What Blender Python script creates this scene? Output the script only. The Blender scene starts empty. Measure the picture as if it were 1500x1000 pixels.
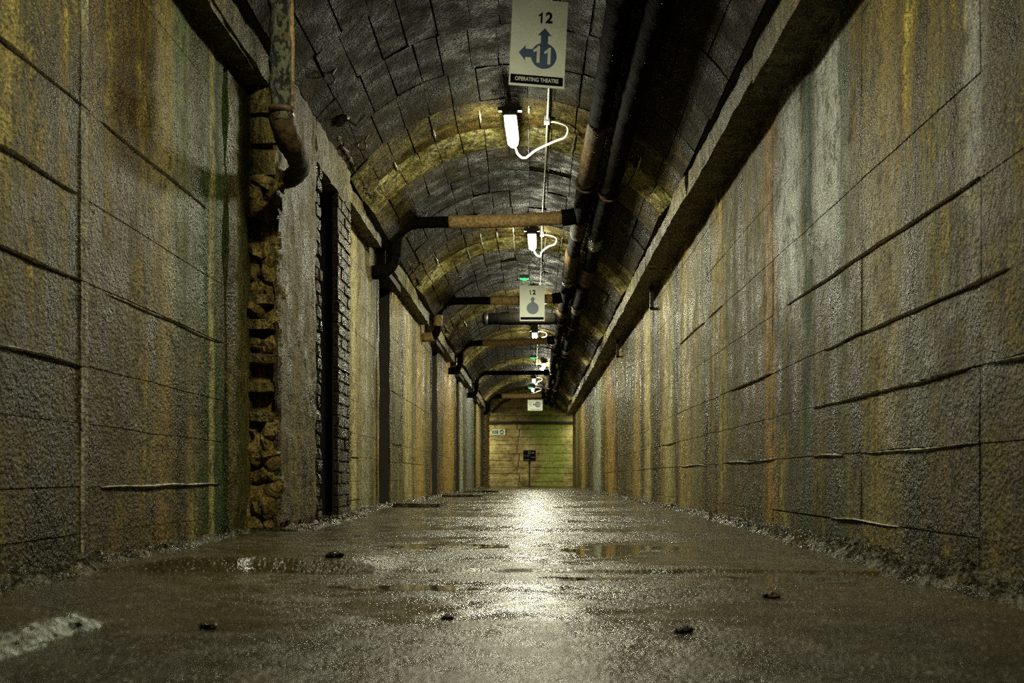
import bpy, bmesh, math, random
from mathutils import Vector, noise, Matrix

random.seed(7)
sc = bpy.context.scene
COL = sc.collection

# ------------------------------------------------------------------ camera, world, exposure
F_PX = 1460.0
VPX, VPY = 779.0, 700.0
EYE = 0.30
cam_d = bpy.data.cameras.new('camera')
cam = bpy.data.objects.new('camera', cam_d)
COL.objects.link(cam)
cam.location = (0, 0, EYE)
cam.rotation_euler = (math.pi / 2, 0, 0)
cam_d.sensor_width = 36.0
cam_d.lens = F_PX / 1500 * 36
cam_d.shift_x = -(VPX - 750) / 1500
cam_d.shift_y = (VPY - 500) / 1500
cam_d.clip_start = 0.05
cam_d.dof.use_dof = True
cam_d.dof.focus_distance = 8.5
cam_d.dof.aperture_fstop = 4.5
sc.camera = cam
sc.cycles.sample_clamp_indirect = 1.2
sc.cycles.use_denoising = False        # keeps the wet grit crisp
sc.cycles.blur_glossy = 0.6

w = bpy.data.worlds.new('underground')
sc.world = w
w.use_nodes = True
w.node_tree.nodes['Background'].inputs[0].default_value = (0, 0, 0, 1)
w.node_tree.nodes['Background'].inputs[1].default_value = 0

sc.view_settings.view_transform = 'Standard'
sc.view_settings.look = 'None'
sc.view_settings.gamma = 1
sc.view_settings.use_curve_mapping = False
sc.view_settings.exposure = 0.05
LAMP_W = 105.0         # watts of each lamp's tube
LAMP = 4.0            # glow of every lamp's diffuser


# ------------------------------------------------------------------ helpers
def P(px, py, d):
    return Vector(((px - VPX) * d / F_PX, d, EYE + (VPY - py) * d / F_PX))


def link(name, me, mat=None, parent=None, smooth=False):
    if mat is not None:
        me.materials.append(mat)
    o = bpy.data.objects.new(name, me)
    COL.objects.link(o)
    if parent is not None:
        o.parent = parent
    if smooth:
        me.polygons.foreach_set('use_smooth', [True] * len(me.polygons))
    return o


def tag(o, label=None, cat=None, group=None, kind=None):
    if label: o['label'] = label
    if cat: o['category'] = cat
    if group: o['group'] = group
    if kind: o['kind'] = kind
    return o


def empty(name, loc=(0, 0, 0), rot=(0, 0, 0)):
    o = bpy.data.objects.new(name, None)
    o.empty_display_size = .1
    COL.objects.link(o)
    o.location = loc
    o.rotation_euler = rot
    return o


class MB:
    def __init__(self):
        self.v, self.f = [], []

    def add(self, vs, fs):
        b = len(self.v)
        self.v += [tuple(p) for p in vs]
        self.f += [tuple(i + b for i in q) for q in fs]

    def box(self, a, b):
        x0, y0, z0 = a; x1, y1, z1 = b
        self.add([(x0, y0, z0), (x1, y0, z0), (x1, y1, z0), (x0, y1, z0),
                  (x0, y0, z1), (x1, y0, z1), (x1, y1, z1), (x0, y1, z1)],
                 [(0, 3, 2, 1), (4, 5, 6, 7), (0, 1, 5, 4), (1, 2, 6, 5), (2, 3, 7, 6), (3, 0, 4, 7)])

    def prism(self, pts, y0, y1):
        """outline in (x,z) extruded from y0 (front) to y1"""
        n = len(pts)
        self.add([(x, y0, z) for x, z in pts] + [(x, y1, z) for x, z in pts],
                 [tuple(range(n)), tuple(range(2 * n - 1, n - 1, -1))] +
                 [(i, n + i, n + (i + 1) % n, (i + 1) % n) for i in range(n)])

    def tube(self, pts, rad, seg=10, caps=True, wob=0.0, wf=8.0, seed=0.0):
        pts = [Vector(p) for p in pts]
        n = len(pts)
        up = None
        rings = []
        for i, p in enumerate(pts):
            t = (pts[min(i + 1, n - 1)] - pts[max(i - 1, 0)]).normalized()
            if up is None:
                up = Vector((0, 0, 1)) if abs(t.z) < .9 else Vector((1, 0, 0))
            a = (up - t * up.dot(t)).normalized()
            up = a
            b = t.cross(a)
            r = rad(i / (n - 1)) if callable(rad) else rad
            ring = []
            for k in range(seg):
                an = 2 * math.pi * k / seg
                d = a * math.cos(an) + b * math.sin(an)
                rr = r
                if wob:
                    q = (p + d * r) * wf
                    rr = r * (1 + wob * noise.noise(q + Vector((seed, 0, 0))) + wob * .6 * noise.noise(q * 2.7))
                ring.append(p + d * rr)
            rings.append(ring)
        vs = [q for r in rings for q in r]
        fs = []
        for i in range(n - 1):
            for k in range(seg):
                k2 = (k + 1) % seg
                fs.append((i * seg + k, i * seg + k2, (i + 1) * seg + k2, (i + 1) * seg + k))
        if caps:
            fs.append(tuple(range(seg - 1, -1, -1)))
            fs.append(tuple((n - 1) * seg + k for k in range(seg)))
        self.add(vs, fs)

    def mesh(self, name):
        me = bpy.data.meshes.new(name)
        me.from_pydata(self.v, [], self.f)
        bm = bmesh.new(); bm.from_mesh(me)
        bmesh.ops.recalc_face_normals(bm, faces=bm.faces)
        bm.to_mesh(me); bm.free()
        return me

    def build(self, name, mat, parent=None, smooth=False):
        return link(name, self.mesh(name), mat, parent, smooth)


def resample(ctrl, step):
    """Catmull-Rom through control points"""
    c = [Vector(p) for p in ctrl]
    c = [c[0] * 2 - c[1]] + c + [c[-1] * 2 - c[-2]]
    out = []
    for i in range(1, len(c) - 2):
        p0, p1, p2, p3 = c[i - 1:i + 3]
        n = max(2, int((p2 - p1).length / step))
        for k in range(n):
            t = k / n
            out.append(.5 * ((2 * p1) + (p2 - p0) * t + (2 * p0 - 5 * p1 + 4 * p2 - p3) * t * t + (3 * p1 - p0 - 3 * p2 + p3) * t ** 3))
    out.append(c[-2])
    return out


def rough_box(mb, a, b, step=.12, amp=.01, freq=6.0, seed=0.0, edge=.012):
    """box with wandering faces and worn edges"""
    a, b = Vector(a), Vector(b)
    n = [max(1, min(60, int(round((b[i] - a[i]) / step)))) for i in range(3)]
    idx = {}
    vs, fs = [], []

    def vid(i, j, k):
        key = (i, j, k)
        if key not in idx:
            t = (i / n[0], j / n[1], k / n[2])
            p = Vector([a[m] + (b[m] - a[m]) * t[m] for m in range(3)])
            onf = sum(1 for m in range(3) if t[m] in (0.0, 1.0))
            nz = Vector((noise.noise(p * freq + Vector((seed, 0, 0))), noise.noise(p * freq + Vector((0, seed + 9, 0))), noise.noise(p * freq + Vector((0, 0, seed + 31)))))
            q = p + nz * amp
            if onf >= 2:
                c = (a + b) / 2
                for m in range(3):
                    if t[m] in (0.0, 1.0):
                        q[m] += (1 if t[m] == 0 else -1) * edge * (.3 + abs(noise.noise(p * freq * 2.3 + Vector((seed, 4, 4)))) * 2)
            idx[key] = len(vs); vs.append(q)
        return idx[key]
    for i in range(n[0]):
        for j in range(n[1]):
            fs.append((vid(i, j, 0), vid(i, j + 1, 0), vid(i + 1, j + 1, 0), vid(i + 1, j, 0)))
            fs.append((vid(i, j, n[2]), vid(i + 1, j, n[2]), vid(i + 1, j + 1, n[2]), vid(i, j + 1, n[2])))
    for i in range(n[0]):
        for k in range(n[2]):
            fs.append((vid(i, 0, k), vid(i + 1, 0, k), vid(i + 1, 0, k + 1), vid(i, 0, k + 1)))
            fs.append((vid(i, n[1], k), vid(i, n[1], k + 1), vid(i + 1, n[1], k + 1), vid(i + 1, n[1], k)))
    for j in range(n[1]):
        for k in range(n[2]):
            fs.append((vid(0, j, k), vid(0, j, k + 1), vid(0, j + 1, k + 1), vid(0, j + 1, k)))
            fs.append((vid(n[0], j, k), vid(n[0], j + 1, k), vid(n[0], j + 1, k + 1), vid(n[0], j, k + 1)))
    mb.add(vs, fs)


# ------------------------------------------------------------------ materials
class NT:
    def __init__(self, name):
        self.m = bpy.data.materials.new(name)
        self.m.use_nodes = True
        self.t = self.m.node_tree
        self.b = self.t.nodes['Principled BSDF']
        self._pos = None

    def n(self, typ, **kw):
        nd = self.t.nodes.new(typ)
        for k, v in kw.items():
            setattr(nd, k, v)
        return nd

    def set(self, sock, v):
        if isinstance(v, bpy.types.NodeSocket):
            self.t.links.new(v, sock)
        else:
            sock.default_value = v

    def pos(self):
        if self._pos is None:
            self._pos = self.n('ShaderNodeNewGeometry').outputs['Position']
        return self._pos

    def scaled(self, s, off=(0, 0, 0)):
        mp = self.n('ShaderNodeMapping')
        mp.inputs['Scale'].default_value = s
        mp.inputs['Location'].default_value = off
        self.t.links.new(self.pos(), mp.inputs['Vector'])
        return mp.outputs[0]

    def noise(self, vec, scale=1.0, detail=5.0, rough=.55, dist=0.0):
        nd = self.n('ShaderNodeTexNoise')
        self.set(nd.inputs['Vector'], vec)
        nd.inputs['Scale'].default_value = scale
        nd.inputs['Detail'].default_value = detail
        nd.inputs['Roughness'].default_value = rough
        nd.inputs['Distortion'].default_value = dist
        return nd.outputs['Fac']

    def math(self, op, a, b=0.0, clamp=False):
        nd = self.n('ShaderNodeMath', operation=op, use_clamp=clamp)
        self.set(nd.inputs[0], a); self.set(nd.inputs[1], b)
        return nd.outputs[0]

    def rng(self, v, a, b, c=0.0, d=1.0, smooth=True):
        nd = self.n('ShaderNodeMapRange', interpolation_type='SMOOTHSTEP' if smooth else 'LINEAR')
        self.set(nd.inputs[0], v)
        for i, x in enumerate((a, b, c, d)):
            nd.inputs[i + 1].default_value = x
        return nd.outputs[0]

    def mix(self, f, a, b, mode='MIX'):
        nd = self.n('ShaderNodeMix', data_type='RGBA', blend_type=mode)
        self.set(nd.inputs[0], f)
        for s, v in ((nd.inputs[6], a), (nd.inputs[7], b)):
            self.set(s, v if isinstance(v, bpy.types.NodeSocket) else (*v, 1))
        return nd.outputs[2]

    def ramp(self, v, stops):
        nd = self.n('ShaderNodeValToRGB')
        e = nd.color_ramp.elements
        while len(e) < len(stops):
            e.new(.5)
        for el, (p, c) in zip(e, stops):
            el.position = p; el.color = (*c, 1)
        self.set(nd.inputs[0], v)
        return nd.outputs[0]

    def bump(self, h, strength=1.0, dist=.01, prev=None):
        nd = self.n('ShaderNodeBump')
        nd.inputs['Strength'].default_value = strength
        nd.inputs['Distance'].default_value = dist
        self.set(nd.inputs['Height'], h)
        if prev is not None:
            self.t.links.new(prev, nd.inputs['Normal'])
        return nd.outputs[0]

    def out(self, color, rough, normal=None, spec=.5, metal=0.0):
        self.set(self.b.inputs['Base Color'], color if isinstance(color, bpy.types.NodeSocket) else (*color, 1))
        self.set(self.b.inputs['Roughness'], rough)
        self.set(self.b.inputs['Specular IOR Level'], spec)
        self.set(self.b.inputs['Metallic'], metal)
        if normal is not None:
            self.t.links.new(normal, self.b.inputs['Normal'])
        return self.m


def simple(name, col, rough=.5, metal=0.0, spec=.5, var=.25, vs=14.0, bump=.0):
    k = NT(name)
    nz = k.noise(k.pos(), vs, 5, .6)
    c = k.mix(k.rng(nz, .3, .7), tuple(x * (1 - var) for x in col), tuple(min(1, x * (1 + var)) for x in col))
    nr = k.bump(nz, 1.0, bump) if bump else None
    return k.out(c, rough, nr, spec, metal)


OCHRE, PALE, GREEN, LIME, DARK, WHITE = (.34, .21, .045), (.36, .32, .15), (.04, .075, .018), (.2, .22, .05), (.012, .009, .003), (.55, .57, .52)


def stained(name, stops, streaks=(), pale=.25, green=.3, wet=(.28, .75), bump=.012, pits=.006, seed=0.0, zs=.22, spec=.22, gr=.45, blotch=0.0, sat=1.05):
    """old poured concrete: drip stains run down it, mineral deposits, moss and a wet skin"""
    k = NT(name)
    sv = k.scaled((2.6, 2.6, zs), (seed, 0, 0))
    s1 = k.noise(sv, 1.7, 6, .62, .3)
    n1 = k.noise(k.scaled((1, 1, .8), (0, seed, 0)), 5.0, 8, .65)
    f = k.math('ADD', k.math('MULTIPLY', s1, .65), k.math('MULTIPLY', n1, .35))
    c = k.ramp(k.rng(f, .4, .61, smooth=False), stops)
    sy = k.n('ShaderNodeSeparateXYZ')
    k.t.links.new(k.pos(), sy.inputs[0])
    Y, Z = sy.outputs[1], sy.outputs[2]
    if blotch:
        bl = k.noise(k.scaled((.9, .9, .4), (seed + 40, 3, 1)), 1.3, 6, .62)
        c = k.mix(k.rng(bl, .47, .6, 0, blotch), c, (.014, .011, .004))
    # thin dark drips
    s2 = k.noise(k.scaled((13, 13, .5), (seed + 3, 0, 0)), 1.0, 5, .6)
    c = k.mix(k.rng(s2, .5, .62, 0, .7), c, DARK)
    # green
    g = k.noise(k.scaled((1.2, 1.2, .35), (seed + 7, 2, 0)), 1.0, 4, .6)
    c = k.mix(k.rng(g, .5, .68, 0, green), c, GREEN)
    # rusty brown
    o = k.noise(k.scaled((3.5, 3.5, .3), (seed + 17, 5, 0)), 1.0, 4, .6)
    c = k.mix(k.rng(o, .52, .66, 0, .5), c, (.16, .1, .026))
    # located stains, pale and dark columns, and sheen painted on the right wall
    if streaks:
        wob = k.math('MULTIPLY', k.math('SUBTRACT', k.noise(k.scaled((.6, 1.5, 1.1), (0, 0, seed)), 1.0, 5, .6), .5), .9)
        brk = k.noise(k.scaled((8, 8, .8), (seed + 23, 0, 0)), 1.0, 5, .65)
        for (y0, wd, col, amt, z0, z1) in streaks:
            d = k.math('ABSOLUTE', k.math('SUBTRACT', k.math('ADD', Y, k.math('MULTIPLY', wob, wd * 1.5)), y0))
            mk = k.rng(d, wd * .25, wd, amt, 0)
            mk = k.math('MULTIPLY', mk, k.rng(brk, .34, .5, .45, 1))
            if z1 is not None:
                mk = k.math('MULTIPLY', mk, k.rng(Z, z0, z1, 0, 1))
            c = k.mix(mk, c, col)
    # pale lime deposit
    p = k.noise(k.scaled((7, 7, 1.1), (seed + 11, 0, 3)), 1.0, 7, .7)
    c = k.mix(k.rng(p, .56, .74, 0, pale), c, PALE)
    fine = k.noise(k.pos(), 70.0, 2, .55)
    mid = k.noise(k.scaled((1, 1, .55)), 24.0, 3, .65)
    grain = k.rng(n1, .4, .6, .3, 1)
    c = k.mix(k.math('MULTIPLY', k.rng(mid, .38, .54, .85, 0), grain), c, DARK)
    c = k.mix(k.math('MULTIPLY', k.rng(fine, .4, .5, .75, 0), grain), c, DARK)
    grit = k.noise(k.pos(), 150.0, 1, .5)
    c = k.mix(k.math('MULTIPLY', k.rng(grit, .58, .68, 0, gr), grain), c, (.46, .38, .16))
    c = k.mix(k.rng(grit, .33, .42, .6, 0), c, DARK)
    hs = k.n('ShaderNodeHueSaturation')
    hs.inputs['Saturation'].default_value = sat
    k.set(hs.inputs['Color'], c)
    c = hs.outputs[0]
    rough = k.rng(k.math('ADD', k.math('MULTIPLY', s1, .5), k.math('MULTIPLY', n1, .5)), .35, .65, wet[0], wet[1])
    vor = k.n('ShaderNodeTexVoronoi')
    k.t.links.new(k.scaled((26, 26, 17)), vor.inputs['Vector'])
    vor.inputs['Scale'].default_value = 1.0
    pit = k.math('MULTIPLY', k.rng(vor.outputs['Distance'], .12, .3), k.rng(n1, .35, .55, 1, .2))
    b = k.bump(k.math('ADD', k.noise(k.pos(), 9.0, 8, .7), k.math('MULTIPLY', mid, .6)), 1.0, bump * 3)
    b = k.bump(fine, 1.0, bump * 1.6, b)
    if pits:
        b = k.bump(pit, 1.0, pits, b)
    return k.out(c, rough, b, spec)


M = {}
WALL_STOPS = [(.0, (.01, .0075, .001)), (.25, (.045, .031, .004)), (.5, (.13, .091, .011)), (.75, (.28, .207, .03)), (1.0, (.5, .4, .1))]
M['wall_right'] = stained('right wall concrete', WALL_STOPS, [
    (6.02, .2, (.42, .24, .04), .95, 0, None), (5.58, .36, (.75, .8, .76), 1.0, 1.0, 1.5), (4.85, .42, (.7, .74, .68), .8, 1.15, 1.7), (5.2, .14, (.022, .055, .01), 1.0, 0, None), (4.6, .09, GREEN, .8, 0, None), (4.1, .3, (.26, .19, .05), .7, 0, None), (2.75, .5, DARK, .8, 0, None), (7.0, .5, (.08, .06, .018), .6, 0, None),  # the two whitest streaks paint the lamps' wet sheen into the colour
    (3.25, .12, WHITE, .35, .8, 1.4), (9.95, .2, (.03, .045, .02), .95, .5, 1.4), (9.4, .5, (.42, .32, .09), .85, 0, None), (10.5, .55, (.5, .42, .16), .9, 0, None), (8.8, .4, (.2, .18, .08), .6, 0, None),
    (12.4, .5, (.5, .42, .18), .8, 0, None), (13.6, .7, (.45, .32, .08), .85, 0, None), (8.0, .1, DARK, .8, 0, None), (11.8, .3, DARK, .6, 0, None), (15.5, .8, DARK, .65, 0, None),
    (18.3, 1.3, (.55, .34, .07), .95, 0, None), (22.0, 1.6, (.62, .68, .5), .95, 0, None), (25.0, 1.0, DARK, .8, 0, None), (27.8, 1.4, (.55, .38, .1), .9, 0, None), (32.0, 1.0, PALE, .6, 0, None)],
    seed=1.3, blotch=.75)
M['wall_left'] = stained('left wall concrete', WALL_STOPS, [
    (5.0, .3, (.035, .075, .014), 1.0, 0, None), (4.98, .06, (.5, .44, .16), .9, 0, None), (4.5, .3, (.1, .14, .04), .8, .4, 1.4), (5.4, .16, (.12, .13, .05), .75, 0, None), (4.35, .16, OCHRE, .45, 0, None),
    (3.95, .3, (.06, .035, .015), .6, 0, None), (8.1, .35, (.5, .43, .22), .9, 0, None), (8.6, .13, (.05, .07, .04), .9, 0, None), (8.95, .25, (.52, .45, .18), .9, 0, None), (9.6, .5, (.42, .38, .22), .8, 0, None),
    (12.9, .6, (.5, .42, .17), .9, 0, None), (14.2, .9, (.52, .36, .09), .95, 0, None), (13.7, .15, (.06, .09, .04), .7, .6, 1.3), (19.0, 1.6, (.55, .34, .08), .95, 0, None), (22.6, .8, (.62, .66, .46), .95, 0, None), (2.4, .9, (.04, .034, .012), .75, 0, None),
    (25.4, 1.6, (.2, .25, .24), .9, 0, None), (29.8, 1.5, (.42, .33, .14), .85, 0, None)],
    seed=6.1, blotch=.7)
M['pier_plaster'] = stained('pitted ochre plaster', [(.0, (.05, .035, .009)), (.4, (.16, .112, .03)), (.7, (.27, .195, .056)), (1.0, (.36, .27, .09))], pale=.08, green=.15, pits=.016, bump=.016, wet=(.35, .8), seed=9.0, zs=.8)
M['brick_dark'] = stained('damp dark brick', [(.0, (.02, .016, .01)), (.5, (.07, .055, .033)), (1.0, (.17, .14, .09))], pale=.5, green=.1, pits=.008, bump=.02, wet=(.2, .6), seed=4.0, zs=1)
M['brick_ochre'] = stained('weathered ochre brick', [(.0, (.13, .09, .03)), (.45, (.36, .26, .085)), (1.0, (.6, .47, .2))], pale=.35, green=.4, pits=.006, bump=.02, wet=(.35, .8), seed=14.0, zs=1.2)
M['mortar'] = stained('crumbled mortar', [(.0, (.13, .08, .022)), (.5, (.38, .26, .075)), (1.0, (.62, .47, .18))], pale=.3, green=.45, pits=.02, bump=.03, wet=(.3, .75), seed=24.0, zs=1.5)
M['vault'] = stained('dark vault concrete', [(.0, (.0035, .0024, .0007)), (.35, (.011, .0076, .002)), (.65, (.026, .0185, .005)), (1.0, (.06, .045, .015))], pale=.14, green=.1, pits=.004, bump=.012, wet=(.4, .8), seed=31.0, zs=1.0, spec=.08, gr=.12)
M['vault_lit'] = stained('ochre vault concrete painted lit', [(.0, (.02, .014, .004)), (.4, (.075, .056, .017)), (.7, (.15, .12, .04)), (1.0, (.26, .22, .09))], pale=.2, green=.3, pits=.004, bump=.012, wet=(.35, .8), seed=34.0, zs=1.0, spec=.1, gr=.2)  # rings beside the ribs: the lamp-lit zone painted as a lighter colour
M['vault_rib'] = stained('lime and algae vault rib with painted lamplight', [(.0, (.1, .085, .022)), (.4, (.32, .285, .1)), (.7, (.47, .43, .19)), (1.0, (.6, .56, .34))], pale=.4, green=.25, pits=.003, bump=.01, wet=(.3, .7), seed=37.0, zs=1.0)  # pale band: algae and lime, plus lamp glow painted into the colour
M['beam'] = stained('pale streaked beam concrete', [(.0, (.07, .058, .024)), (.4, (.2, .17, .08)), (.7, (.34, .31, .19)), (1.0, (.5, .49, .38))], pale=.35, green=.35, pits=.006, bump=.014, wet=(.3, .75), seed=41.0, zs=.4)
M['doorway_shade'] = simple('painted doorway shade', (.012, .01, .007), .9)  # near black that paints the shade of the unlit doorway
M['joint'] = simple('dark joint filler', (.018, .014, .008), .8)
M['calcite'] = simple('white lime crust', (.42, .41, .33), .35, var=.4, vs=40, bump=.01)
M['slab_crust'] = simple('grey lime crust', (.24, .25, .2), .3, var=.8, vs=55, bump=.02)
M['sign_white'] = simple('aged white signboard', (.66, .7, .56), .45, var=.06, vs=9)
M['blue'] = simple('deep blue print', (.003, .036, .1), .45, var=.05)
M['black'] = simple('black print', (.003, .003, .003), .8, spec=.08)
M['grey'] = simple('dull grey print', (.1, .1, .085), .6)
M['white_print'] = simple('off white print', (.62, .62, .48), .5, var=.03)
M['teal'] = simple('dark teal print', (.01, .09, .07), .45)
M['black_wrap'] = simple('tarred black pipe wrap', (.004, .0035, .0025), .85, spec=.03, var=.5, vs=30, bump=.012)
M['tan_wrap'] = simple('tan hessian lagging', (.26, .17, .06), .8, var=.45, vs=35, bump=.014)
M['brown_wrap'] = simple('stained brown lagging', (.04, .025, .008), .75, spec=.15, var=.6, vs=25, bump=.014)
k = NT('peeling grey green lagging')
nz_ = k.noise(k.scaled((1, 1, .6)), 30, 6, .65)
c_ = k.mix(k.rng(nz_, .47, .55), (.012, .013, .008), (.13, .13, .08))
c_ = k.mix(k.rng(k.noise(k.pos(), 9, 4, .6), .6, .66), c_, (.12, .085, .03))
M['peel_wrap'] = k.out(c_, .4, k.bump(nz_, 1.0, .05), .5)
M['rust'] = simple('rusted steel', (.06, .03, .012), .65, var=.6, vs=40, bump=.004)
M['steel'] = simple('blackened steel', (.015, .013, .011), .5)
M['white_plastic'] = simple('white plastic conduit', (.7, .7, .66), .35, var=.05)
M['grey_plastic'] = simple('grey plastic housing', (.12, .125, .12), .4, var=.1)


def glow(name, col, s):
    k = NT(name)
    k.b.inputs['Base Color'].default_value = (*col, 1)
    k.b.inputs['Emission Color'].default_value = (*col, 1)
    k.b.inputs['Emission Strength'].default_value = s
    k.m.cycles.emission_sampling = 'NONE'      # the tube lights inside do the lighting
    return k.m


M['lamp'] = glow('lit lamp diffuser', (1, .97, .7), LAMP)
M['lamp_dim'] = glow('aged lamp diffuser', (1, .97, .7), LAMP)
M['exit_glow'] = glow('green exit glow', (.03, .55, .16), 1.6)


def floor_mat():
    k = NT('wet concrete floor')
    n1 = k.noise(k.scaled((1, .55, 1)), 1.6, 7, .6)
    n2 = k.noise(k.pos(), 9, 8, .65)
    fine = k.noise(k.pos(), 85, 2, .6)
    grit = k.noise(k.pos(), 150, 1, .5)
    c = k.ramp(k.rng(k.math('ADD', k.math('MULTIPLY', n1, .55), k.math('MULTIPLY', n2, .45)), .3, .7, smooth=False),
               [(.0, (.01, .0075, .0025)), (.4, (.028, .021, .007)), (.7, (.05, .038, .012)), (1, (.085, .066, .024))])
    o = k.noise(k.scaled((1.2, .9, 1), (3, 8, 0)), 1.0, 4, .6)
    c = k.mix(k.rng(o, .5, .68, 0, .5), c, (.07, .043, .012))
    c = k.mix(k.rng(fine, .38, .56, .6, 0), c, DARK)
    glint = k.noise(k.pos(), 120, 1, .5)
    c = k.mix(k.rng(glint, .65, .71, 0, .5), c, (.42, .42, .33))  # pale specks paint the wet glints into the floor colour
    pud = k.rng(k.noise(k.scaled((.75, 1.1, 1), (5.2, 1.0, 0)), 1.3, 3, .5, .4), .47, .57)      # 1 = wetter
    rough = k.math('ADD', k.rng(n2, .35, .65, .2, .4), k.math('MULTIPLY', pud, -.14))
    b = k.bump(n2, 1.0, .007)
    hi = k.math('ADD', k.math('MULTIPLY', fine, .7), k.math('MULTIPLY', grit, .3))
    hi = k.math('MULTIPLY', hi, k.math('SUBTRACT', 1.0, k.math('MULTIPLY', pud, .7)))
    b = k.bump(hi, 1.0, .0075, b)
    return k.out(c, rough, b, k.rng(pud, 0, 1, .2, .5))


M['floor'] = floor_mat()
k = NT('shallow standing water')
k.b.inputs['Transmission Weight'].default_value = 0.0
b_ = k.bump(k.noise(k.scaled((9, 3, 1)), 1.0, 3, .5), 1.0, .0008)
M['water'] = k.out(k.mix(k.noise(k.pos(), 3.0), (.02, .014, .006), (.04, .028, .012)), .03, b_, .5)
M['rubble'] = stained('wet rubble crust', [(.0, (.012, .01, .004)), (.5, (.05, .043, .02)), (1.0, (.14, .13, .085))], pale=.35, green=.05, pits=.006, bump=.02, wet=(.12, .5), seed=51.0, zs=1.0)


def end_wall_mat():
    k = NT('algae stained board marked concrete')
    sy = k.n('ShaderNodeSeparateXYZ'); k.t.links.new(k.pos(), sy.inputs[0])
    n1 = k.noise(k.scaled((1.2, 1, 1.2)), 2.0, 7, .65)
    gr = k.noise(k.scaled((.6, 1, 7), (2, 0, 0)), 2.0, 5, .6)
    c = k.ramp(k.rng(k.math('ADD', k.math('MULTIPLY', n1, .6), k.math('MULTIPLY', gr, .4)), .38, .62, smooth=False),
               [(0, (.1, .075, .025)), (.4, (.3, .23, .08)), (.75, (.42, .34, .13)), (1, (.52, .45, .2))])
    g = k.noise(k.scaled((.9, 1, .8), (1.4, 0, .7)), 1.1, 4, .6)
    dx = k.math('ABSOLUTE', k.math('SUBTRACT', sy.outputs[0], .62))
    gx = k.rng(k.math('SUBTRACT', k.math('MULTIPLY', g, 1.6), k.math('MULTIPLY', dx, .55)), .3, .75)
    c = k.mix(k.math('MULTIPLY', gx, .8), c, (.2, .26, .035))
    sp = k.noise(k.pos(), 14, 5, .7)
    c = k.mix(k.rng(sp, .53, .64, 0, .75), c, (.06, .05, .015))
    return k.out(c, .7, k.bump(sp, 1.0, .015), .3)


M['end_wall'] = end_wall_mat()

# ------------------------------------------------------------------ the vault
X0, R, ZC = -.125, 1.69, EYE + 1.33
TH = math.asin(1.325 / R)
Y_BACK, Y_END = -5.0, 36.5
RIBS = [-3.7, .4, 3.6, 8.55, 12.45, 16.6, 20.5, 25.1, 29.7, 34.0, 38.0]
RIB_W, RIB_D = .32, .075


def rdrop(y):
    for a, b in zip(RIBS, RIBS[1:]):
        if a <= y < b:
            t = y - a
            return RIB_D * t / RIB_W if t < RIB_W else RIB_D * (1 - (t - RIB_W) / (b - a - RIB_W))
    return 0.0


def vp(th, y, dr=0.0):
    r = R - rdrop(y) + dr
    return Vector((X0 + r * math.sin(th), y, ZC + r * math.cos(th)))


def vault_z(x, y):
    r = R - rdrop(y)
    return ZC + math.sqrt(max(0.01, r * r - (x - X0) ** 2))


rings = []
for a, b in zip(RIBS, RIBS[1:]):
    rings.append((a, a + RIB_W, True))
    n = int(round((b - a - RIB_W) / .7))
    for i in range(n):
        s = (b - a - RIB_W) / n
        rings.append((a + RIB_W + i * s, a + RIB_W + (i + 1) * s, False))
rings = [r for r in rings if r[0] < Y_END - .1]
ys = sorted(set([Y_BACK] + [r[0] for r in rings if r[0] > Y_BACK] + [r[1] for r in rings if r[1] < Y_END] + [Y_END]))

mb = MB()
NA = 28
prof = [-TH + 2 * TH * i / NA for i in range(NA + 1)]
for y in ys:
    row = [Vector((-2.0, y, vp(-TH, y).z))] + [vp(t, y, .022) for t in prof] + [Vector((1.9, y, vp(TH, y).z))]
    row += [Vector((1.9, y, 3.75)), Vector((-2.0, y, 3.75))]
    mb.v += [tuple(p) for p in row]
W = NA + 5
for i in range(len(ys) - 1):
    for j in range(W):
        j2 = (j + 1) % W
        mb.f.append((i * W + j, i * W + j2, (i + 1) * W + j2, (i + 1) * W + j))
mb.f.append(tuple(range(W))); mb.f.append(tuple((len(ys) - 1) * W + j for j in range(W)))
ceiling = mb.build('ceiling', M['joint'])
tag(ceiling, 'dark concrete barrel vault of block courses over the tunnel', 'ceiling', kind='structure')

NC = 15


def block(mb, y0, y1, t0, t1, jit):
    g = .0022
    gy = .003 if random.random() < .6 else .006
    ts = [t0 + g, (t0 + t1) / 2, t1 - g]
    yy = [y0 + gy, y1 - gy]
    vs = []
    e = lambda: random.uniform(-.004, .004)
    jj = [random.uniform(-.0045, .0045) for _ in range(4)]
    for a, y in enumerate(yy):
        for c, t in enumerate(ts):
            ci = a * 2 + (0 if c == 0 else 1)
            vs.append(vp(t + e() * (c != 1), y + e(), jit + (jj[ci] if c != 1 else (jj[a * 2] + jj[a * 2 + 1]) / 2)))
    # the drop at a rib's far edge jumps back smoothly, so sample just inside
    for a, y in enumerate(yy):
        for t in ts:
            vs.append(vp(t, y, .03))
    mb.add(vs, [(0, 1, 4, 3), (1, 2, 5, 4), (6, 9, 10, 7), (7, 10, 11, 8), (0, 6, 7, 1), (1, 7, 8, 2),
                (3, 4, 10, 9), (4, 5, 11, 10), (0, 3, 9, 6), (2, 8, 11, 5)])


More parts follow.
